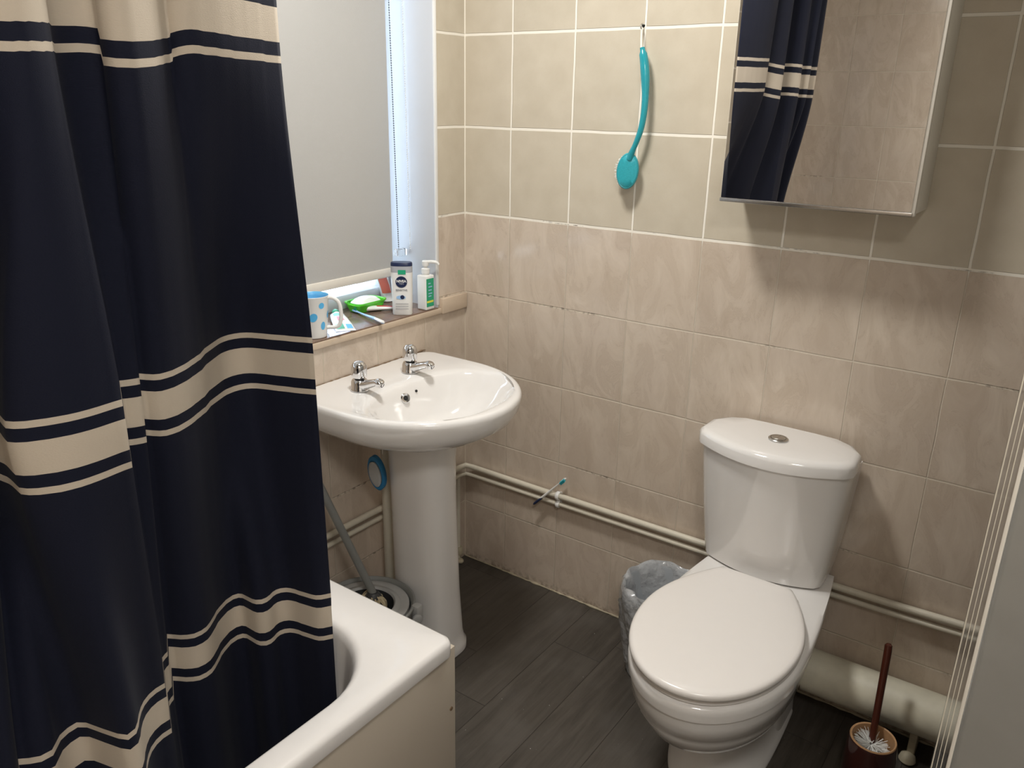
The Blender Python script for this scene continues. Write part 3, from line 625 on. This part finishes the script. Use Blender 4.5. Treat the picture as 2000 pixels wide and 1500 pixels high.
for k in range(420):
    a = random.uniform(0, 2*PI); r = math.sqrt(random.random()); p0 = HM @ Vector((.0235*r*math.cos(a), .038*r*math.sin(a), -.005)); dn_ = Vector((-.93, .30, 0)).normalized()
    tube(b, [p0, p0+dn_*.0185], .0006, 3, caps=False)
part('brush_bristles', b, M_bristle, bb_, None)['kind'] = 'stuff'
# ------------------------------------------------------------- toothbrushes
def toothbrush(name, label, A_, D_, up, cols, L=.185):
    """A_: tail end, D_: head end (world), up: bristle direction"""
    A_ = Vector(A_); D_ = Vector(D_); ax = (D_-A_); L = ax.length; ax.normalize(); upv = (Vector(up)-ax*ax.dot(Vector(up))).normalized()
    t = thing(name, label, 'toothbrush', tuple(A_))
    def P_(s, h): return A_+ax*L*s+upv*h
    b = B(); tube(b, [P_(s, h) for s, h in ((0, 0), (.02, .0005), (.15, .001), (.3, .002), (.45, .001), (.6, .0), (.75, 0), (.84, 0), (.88, 0), (.97, 0), (1, 0))], [.0028, .0045, .0052, .0056, .0048, .0038, .0030, .0030, .0052, .0056, .003], 12, flat=.75); part('handle', b, cols[0], t)
    b = B(); tube(b, [P_(s, .0022) for s in (-.01, .04, .14, .27, .34)], [.003, .0058, .0058, .0050, .002], 10, flat=.75); part('grip', b, cols[1], t)
    b = B(); sd = ax.cross(upv)
    for i in range(9):
        for j in (-1, 0, 1):
            c = P_(.865+.014*i, .003)+sd*.003*j; tube(b, [c, c+upv*.010], .0013, 6)
    part('bristles', b, cols[2], t)
    return t
toothbrush('toothbrush', 'white and pale blue toothbrush lying on the window sill edge', (.030, -.394, .9265), (-.150, -.337, .925), (0, 0, 1), (M_bluelt, M_white, M_green))
toothbrush('toothbrush', 'toothbrush with dark blue handle tip wedged behind the wall pipes', (.303, -.030, .310), (.409, -.020, .425), (.5, -1, 0), (M_white, M_navy, M_teal2))
# ------------------------------------------------------------- mug
SZ = .9185
mc = Vector((-.036, -.582, SZ))
mug = thing('mug', 'white mug with blue spots at the left end of the window sill', 'mug', tuple(mc))
b = B(); lathe(b, [(.030, 0), (.032, .002), (.0405, .106), (.0415, .109), (.0408, .1105)], mc, 40, True, False); part('mug_body', b, M_white, mug)
b = B(); lathe(b, [(.0408, .1105), (.0390, .109), (.0375, .10), (.030, .006), (.001, .005)], mc, 40, False, True); part('mug_inside', b, M_skyin, mug, 50, 'blue inside')
def patch(bm, az, z, ra, rz, tilt, rfun, c, off=.0005, n=20):
    cv = []
    for k in range(n):
        a = 2*PI*k/n; da = ra*math.cos(a); dz = rz*math.sin(a)
        x_ = da*math.cos(tilt)-dz*math.sin(tilt); z_ = da*math.sin(tilt)+dz*math.cos(tilt); r = rfun(z+z_)+off
        cv.append(bm.verts.new((c[0]+r*math.cos(az+x_/r), c[1]+r*math.sin(az+x_/r), c[2]+z+z_)))
    r = rfun(z)+off; ce = bm.verts.new((c[0]+r*math.cos(az), c[1]+r*math.sin(az), c[2]+z))
    for k in range(n): bm.faces.new((ce, cv[k], cv[(k+1) % n]))
mr = lambda z: .032+(z-.002)*.0817
b = B()
AZ0 = math.radians(-49)
for da, z, ra, rz, tl in ((-.55, .083, .011, .008, .3), (.72, .088, .008, .008, 0), (.12, .058, .010, .012, -.6), (-.6, .030, .009, .009, .2), (.85, .034, .007, .011, 0), (-1.3, .055, .010, .011, .3), (1.5, .06, .009, .01, 0), (2.6, .08, .01, .01, 0), (3.4, .04, .01, .009, 0)):
    b = B(); patch(b, AZ0+da, z, ra, rz, tl, mr, mc); part('blue_spot', b, M_sky, mug)
b = B(); 
for r0 in (0,):
    vv = []
    for az in (-1.05, -.72, -.38):
        for z in (.093, .101): r = mr(z)+.0007; vv.append(b.verts.new((mc.x+r*math.cos(AZ0+az), mc.y+r*math.sin(AZ0+az), mc.z+z)))
    b.faces.new((vv[0], vv[2], vv[3], vv[1])); b.faces.new((vv[2], vv[4], vv[5], vv[3]))
part('red_tag', b, M_red, mug)
hd = Vector((.80, .60, 0)); mcv = Vector(mc)
b = B(); tube(b, spline([mcv+hd*.0385+Vector((0, 0, .104)), mcv+hd*.052+Vector((0, 0, .103)), mcv+hd*.066+Vector((0, 0, .092)), mcv+hd*.071+Vector((0, 0, .070)), mcv+hd*.070+Vector((0, 0, .045)), mcv+hd*.062+Vector((0, 0, .028)), mcv+hd*.034+Vector((0, 0, .024))], 26), .0052, 12); part('mug_handle', b, M_white, mug)
# ------------------------------------------------------------- shower gel bottle
gx, gy = -.022, -.262; GN = math.radians(-52)
gel = thing('shower_gel_bottle', 'white flat shower gel bottle with dark blue cap and round navy badge', 'bottle', (gx, gy, SZ))
def GB(u, d, z): # u along width, d outwards
    n_ = Vector((math.cos(GN), math.sin(GN), 0)); s_ = Vector((-math.sin(GN), math.cos(GN), 0)); return Vector((gx, gy, SZ))+s_*u+n_*d+Vector((0, 0, z))
def gring(z, hw, hd_): 
    return [tuple(GB(math.copysign(abs(math.cos(a))**.6, math.cos(a))*hw, math.copysign(abs(math.sin(a))**.8, math.sin(a))*hd_, z)) for a in [2*PI*(k+.5)/40 for k in range(40)]]
b = B(); loft(b, [gring(0, .027, .015), gring(.003, .0285, .0165), gring(.05, .0295, .018), gring(.10, .0305, .018), gring(.124, .031, .0175)]); part('bottle_body', b, M_white, gel, 50)
b = B(); loft(b, [gring(.1242, .031, .0175), gring(.142, .0312, .0165)]); part('shoulder_band', b, M_silver, gel)
b = B(); loft(b, [gring(.1422, .0312, .0165), gring(.150, .0308, .016), gring(.1525, .029, .0145)]); part('cap', b, M_navy, gel)
def plate(bm, us, zs, d=.0184):
    vv = [bm.verts.new(GB(u, d, z)) for u, z in zip(us, zs)]; bm.faces.new(vv)
GM = Matrix.Translation(GB(0, .0186, 0)) @ Matrix(((-math.sin(GN), 0, math.cos(GN), 0), (math.cos(GN), 0, math.sin(GN), 0), (0, 1, 0, 0), (0, 0, 0, 1)))
def flat(name, pts, mt, dz=0):
    b = B(); vv = [b.verts.new((x, y, dz)) for x, y in pts]; f = b.faces.new(vv); r = bmesh.ops.extrude_face_region(b, geom=[f]); bmesh.ops.translate(b, verts=[v for v in r['geom'] if isinstance(v, bmesh.types.BMVert)], vec=(0, 0, .0004)); b.transform(GM); return part(name, b, mt, gel, None)
circ = lambda cx, cy, r, n=32, sy=1: [(cx+r*math.cos(2*PI*k/n), cy+r*sy*math.sin(2*PI*k/n)) for k in range(n)]
bd = flat('round_badge', circ(0, .098, .0165), M_navy)
text('badge_lettering', 'NIVEA', .0100, M_white, gel, GM @ Matrix.Translation((0, .1000, .0007)), .0002, .0003)
text('badge_lettering', 'MEN', .0064, M_silver, gel, GM @ Matrix.Translation((0, .0928, .0007)), .0002)
text('name_lettering', 'SENSITIVE', .0076, M_txt, gel, GM @ Matrix.Translation((0, .0740, .0003)), .0002)
flat('green_tab', [(-.009, .120), (.013, .120), (.013, .1325), (-.009, .1325)], M_green)
flat('berry_print', circ(-.002, .053, .0135, 24, .42), M_bluelt); flat('berry_print', circ(.002, .054, .006, 20, 1), M_navy, .0004)
for yy in (.034, .0265, .0190):
    flat('label_line', [(-.018, yy), (.019, yy), (.019, yy+.0008), (-.018, yy+.0008)], M_txt)
# ------------------------------------------------------------- pump bottle
pb = thing('pump_bottle', 'white square pump soap bottle with a green side label by the reveal', 'bottle', (-.012, -.172, SZ), 0)
b = B(); bx(b, -.030, .006, -.190, -.152, SZ, SZ+.103, .004, 3); part('bottle_body', b, M_white, pb)
b = B(); lathe(b, [(.0105, 0), (.0105, .004), (.0125, .005), (.0125, .018), (.006, .020), (.006, .028)], (-.012, -.171, SZ+.103), 24); part('pump_collar', b, M_white, pb)
b = B(); lathe(b, [(.0095, 0), (.010, .002), (.010, .013), (.008, .015)], (-.012, -.171, SZ+.130), 20); tube(b, spline([(-.008, -.168, SZ+.141), (.006, -.160, SZ+.142), (.018, -.152, SZ+.139), (.021, -.150, SZ+.134)], 10), [.005]*7+[.0042, .0038, .0036], 10); part('pump_head', b, M_white, pb)
b = B(); bx(b, .0058, .0066, -.188, -.156, SZ+.010, SZ+.094, .0002); lb = part('side_label', b, M_green, pb, None)
b = B()
for i, (z_, w_) in enumerate(((.078, .010), (.068, .016), (.058, .014), (.048, .016), (.040, .012))): bx(b, .0064, .0069, -.180, -.180+w_, SZ+z_, SZ+z_+.003)
part('label_lettering', b, M_bluelt, lb, None)
b = B(); bx(b, .0064, .0069, -.187, -.159, SZ+.022, SZ+.028); part('label_bar', b, M_yel, lb, None)
# ------------------------------------------------------------- soap dish
sd_ = thing('soap_dish', 'bright green translucent soap dish holding a white bar on the sill', 'soap dish', (-.145, -.285, SZ), math.radians(0))
def SR(z, hx, hy, cx=-.142, cy=-.292): 
    return [(cx+x, cy+y, z) for x, y, _ in rrect(-hx, hx, -hy, hy, .018, 0, 6)]
b = B(); loft(b, [SR(SZ+.001, .027, .048), SR(SZ+.012, .031, .053), SR(SZ+.022, .033, .056), SR(SZ+.022, .0315, .0545), SR(SZ+.012, .029, .051), SR(SZ+.004, .025, .046)]); part('dish_tray', b, M_lime, sd_)
b = B(); loft(b, [SR(SZ+.0222, .0335, .0565), SR(SZ+.027, .037, .060), SR(SZ+.030, .0365, .0595), SR(SZ+.028, .031, .054), SR(SZ+.0225, .0318, .0548)], False, False); part('dish_rim', b, M_lime, sd_)
sp2 = tag(obj('soap_bar', (lambda bm: (loft(bm, [SR(SZ+.0045, .012, .024), SR(SZ+.012, .024, .044), SR(SZ+.026, .026, .046), SR(SZ+.035, .019, .036), SR(SZ+.038, .018, .022)]), bm)[1])(B()), M_soap, None), 'white soap bar inside the green dish', 'soap')
# ------------------------------------------------------------- tubes and packets
def crimp_tube(name, label, tail, nose, hw, z0, body_m, cap_m, prints, roll=0, thick=.014):
    """squeezed tube lying on the sill: flat crimped tail, round nose with cap"""
    tail = Vector(tail); nose = Vector(nose); ax = nose-tail; L = ax.length; ax.normalize(); sd = Vector((-ax.y, ax.x, 0)).normalized(); up = sd.cross(ax)*-1 if sd.cross(ax).z < 0 else sd.cross(ax)
    t = thing(name, label, 'tube', tuple(tail))
    n = 28; rings = []
    for s, w_, h_ in ((0, hw, .0008), (.04, hw, .001), (.06, hw*.99, .0016), (.3, hw*.95, thick*.35), (.6, hw*.86, thick*.5), (.82, hw*.74, thick*.6), (.87, .009, .009), (.88, .009, .009)):
        c = tail+ax*L*s; rings.append([tuple(c+sd*w_*math.cos(2*PI*k/n)+up*(h_*math.sin(2*PI*k/n)+h_)) for k in range(n)])
    b = B(); loft(b, rings); part('tube_body', b, body_m, t, 50)
    c0 = tail+ax*L*.875; b = B(); tube(b, [c0+up*.0105, c0+ax*L*.12+up*.0105], [.0105, .0095], 20); part('tube_cap', b, cap_m, t)
    for (s0, s1, u0, u1, mt, nm) in prints:
        b = B(); m_ = 6; g = []
        for i in range(m_+1):
            s = s0+(s1-s0)*i/m_; row = []
            pts_ = ((0, hw, .0008), (.04, hw, .001), (.06, hw*.99, .0016), (.3, hw*.95, thick*.35), (.6, hw*.86, thick*.5), (.82, hw*.74, thick*.6))
            for (a0, w0, h0), (a1, w1, h1) in zip(pts_, pts_[1:]):
                if a0 <= s <= a1: k_ = (s-a0)/(a1-a0); w_ = w0+(w1-w0)*k_; h_ = h0+(h1-h0)*k_
            for j in range(7):
                u = u0+(u1-u0)*j/6; hh = h_*math.sqrt(max(0, 1-u*u))+h_+.0004
                row.append(b.verts.new(tail+ax*L*s+sd*w_*u+up*hh))
            g.append(row)
        for r0, r1 in zip(g, g[1:]):
            for j in range(6): b.faces.new((r0[j], r0[j+1], r1[j+1], r1[j]))
        part(nm, b, mt, t)
    return t
crimp_tube('toothpaste_tube', 'flattened white toothpaste tube with green and red print beside the mug', (-.006, -.500, SZ+.001), (-.150, -.405, SZ+.002), .027, 0, M_white, M_green,
           ((.08, .28, .0, .8, M_green, 'green_print'), (.08, .25, -.85, -.25, M_sky, 'blue_print'), (.42, .62, -.4, .35, M_red, 'red_print'), (.66, .8, -.5, .6, M_green, 'green_print')))
crimp_tube('toothpaste_tube', 'red and white toothpaste tube lying behind the shower gel bottle', (-.075, -.215, SZ+.001), (-.128, -.330, SZ+.002), .017, 0, M_white, M_black,
           ((.08, .6, -.2, .55, M_red, 'red_print'),))
rt = thing('face_wash_tube', 'white tube with coral red print standing in the sill corner against the window', 'tube', (-.172, -.165, SZ))
b = B(); n = 24; rings = []
for s, w_, h_ in ((0, .017, .016), (.02, .019, .018), (.55, .021, .012), (.95, .024, .002), (1, .024, .001)):
    rings.append([(-.168-.02*s+h_*math.cos(2*PI*k/n), -.172-.004*s+w_*math.sin(2*PI*k/n), SZ+.001+.088*s) for k in range(n)])
loft(b, rings); part('tube_body', b, M_white, rt, 50)
b = B(); g = []
for s, w_, h_ in ((.30, .0195, .0152), (.55, .021, .0124), (.80, .0225, .0066)):
    g.append([b.verts.new((-.168-.02*s+(h_+.0006)*math.cos(a), -.172-.004*s+(w_+.0006)*math.sin(a), SZ+.001+.088*s)) for a in [-1.3+.22*k for k in range(9)]])
for r0, r1 in zip(g, g[1:]):
    for j in range(8): b.faces.new((r0[j], r0[j+1], r1[j+1], r1[j]))
part('coral_print', b, plain('coral_print', (.75, .18, .12), .35), rt)
b = B(); q = [(.002, -.565), (.004, -.535), (.003, -.492), (-.03, -.480), (-.075, -.470), (-.09, -.50), (-.05, -.535), (-.02, -.548)]
vb = [b.verts.new((x, y, SZ+.0004+random.uniform(0, .0006))) for x, y in q]; fc = b.faces.new(vb); rx = bmesh.ops.extrude_face_region(b, geom=[fc]); bmesh.ops.translate(b, verts=[v for v in rx['geom'] if isinstance(v, bmesh.types.BMVert)], vec=(0, 0, -.0004))
tag(obj('plastic_wrapper', b, M_lilac, None, None), 'pale lilac plastic wrapper under the toothpaste tube at sill edge', 'wrapper')
# ------------------------------------------------------------- roller blind
BXx = -.12
rb = thing('roller_blind', 'pale grey roller blind pulled down over the window', 'blind', (BXx, -.75, 2.06))
b = B(); bx(b, BXx-.0005, BXx+.0005, -1.30, -.196, 1.028, 2.06); part('blind_fabric', b, M_blind, rb, None)
b = B(); bx(b, BXx-.005, BXx+.005, -1.302, -.194, 1.008, 1.034, .003); part('hem_bar', b, M_cab, rb)
b = B(); tube(b, [(BXx-.018, -1.31, 2.06), (BXx-.018, -.16, 2.06)], .018, 24); part('roller_tube', b, M_greyl, rb)
b = B(); bx(b, BXx-.045, BXx+.01, -.155, -.138, 2.03, 2.09, .002); part('roller_bracket', b, M_white, rb)
bc = thing('blind_chain', 'white beaded blind chain loop hanging beside the blind edge', 'blind chain', (-.115, -.155, 1.09))
for (ya, yb_, xa, xb, mt, nm) in ((-.178, -.166, -.127, -.122, M_greyd, 'near_strand'), (-.148, -.143, -.104, -.096, M_white, 'far_strand')):
    b = B(); top = Vector((xa, ya, 2.04)); bot = Vector((xb, yb_, 1.085)); n_ = 150
    tube(b, [top, bot], .0005, 5)
    for k in range(n_):
        p_ = top.lerp(bot, k/(n_-1)); nb = B(); bmesh.ops.create_icosphere(nb, subdivisions=1, radius=.0021); merge(b, nb, 0, Matrix.Translation(p_))
    part('bead_strand', b, mt, bc, None)
b = B(); bx(b, -.126, -.106, -.186, -.145, 1.064, 1.086, .004); part('chain_clip', b, M_clear, bc, None)
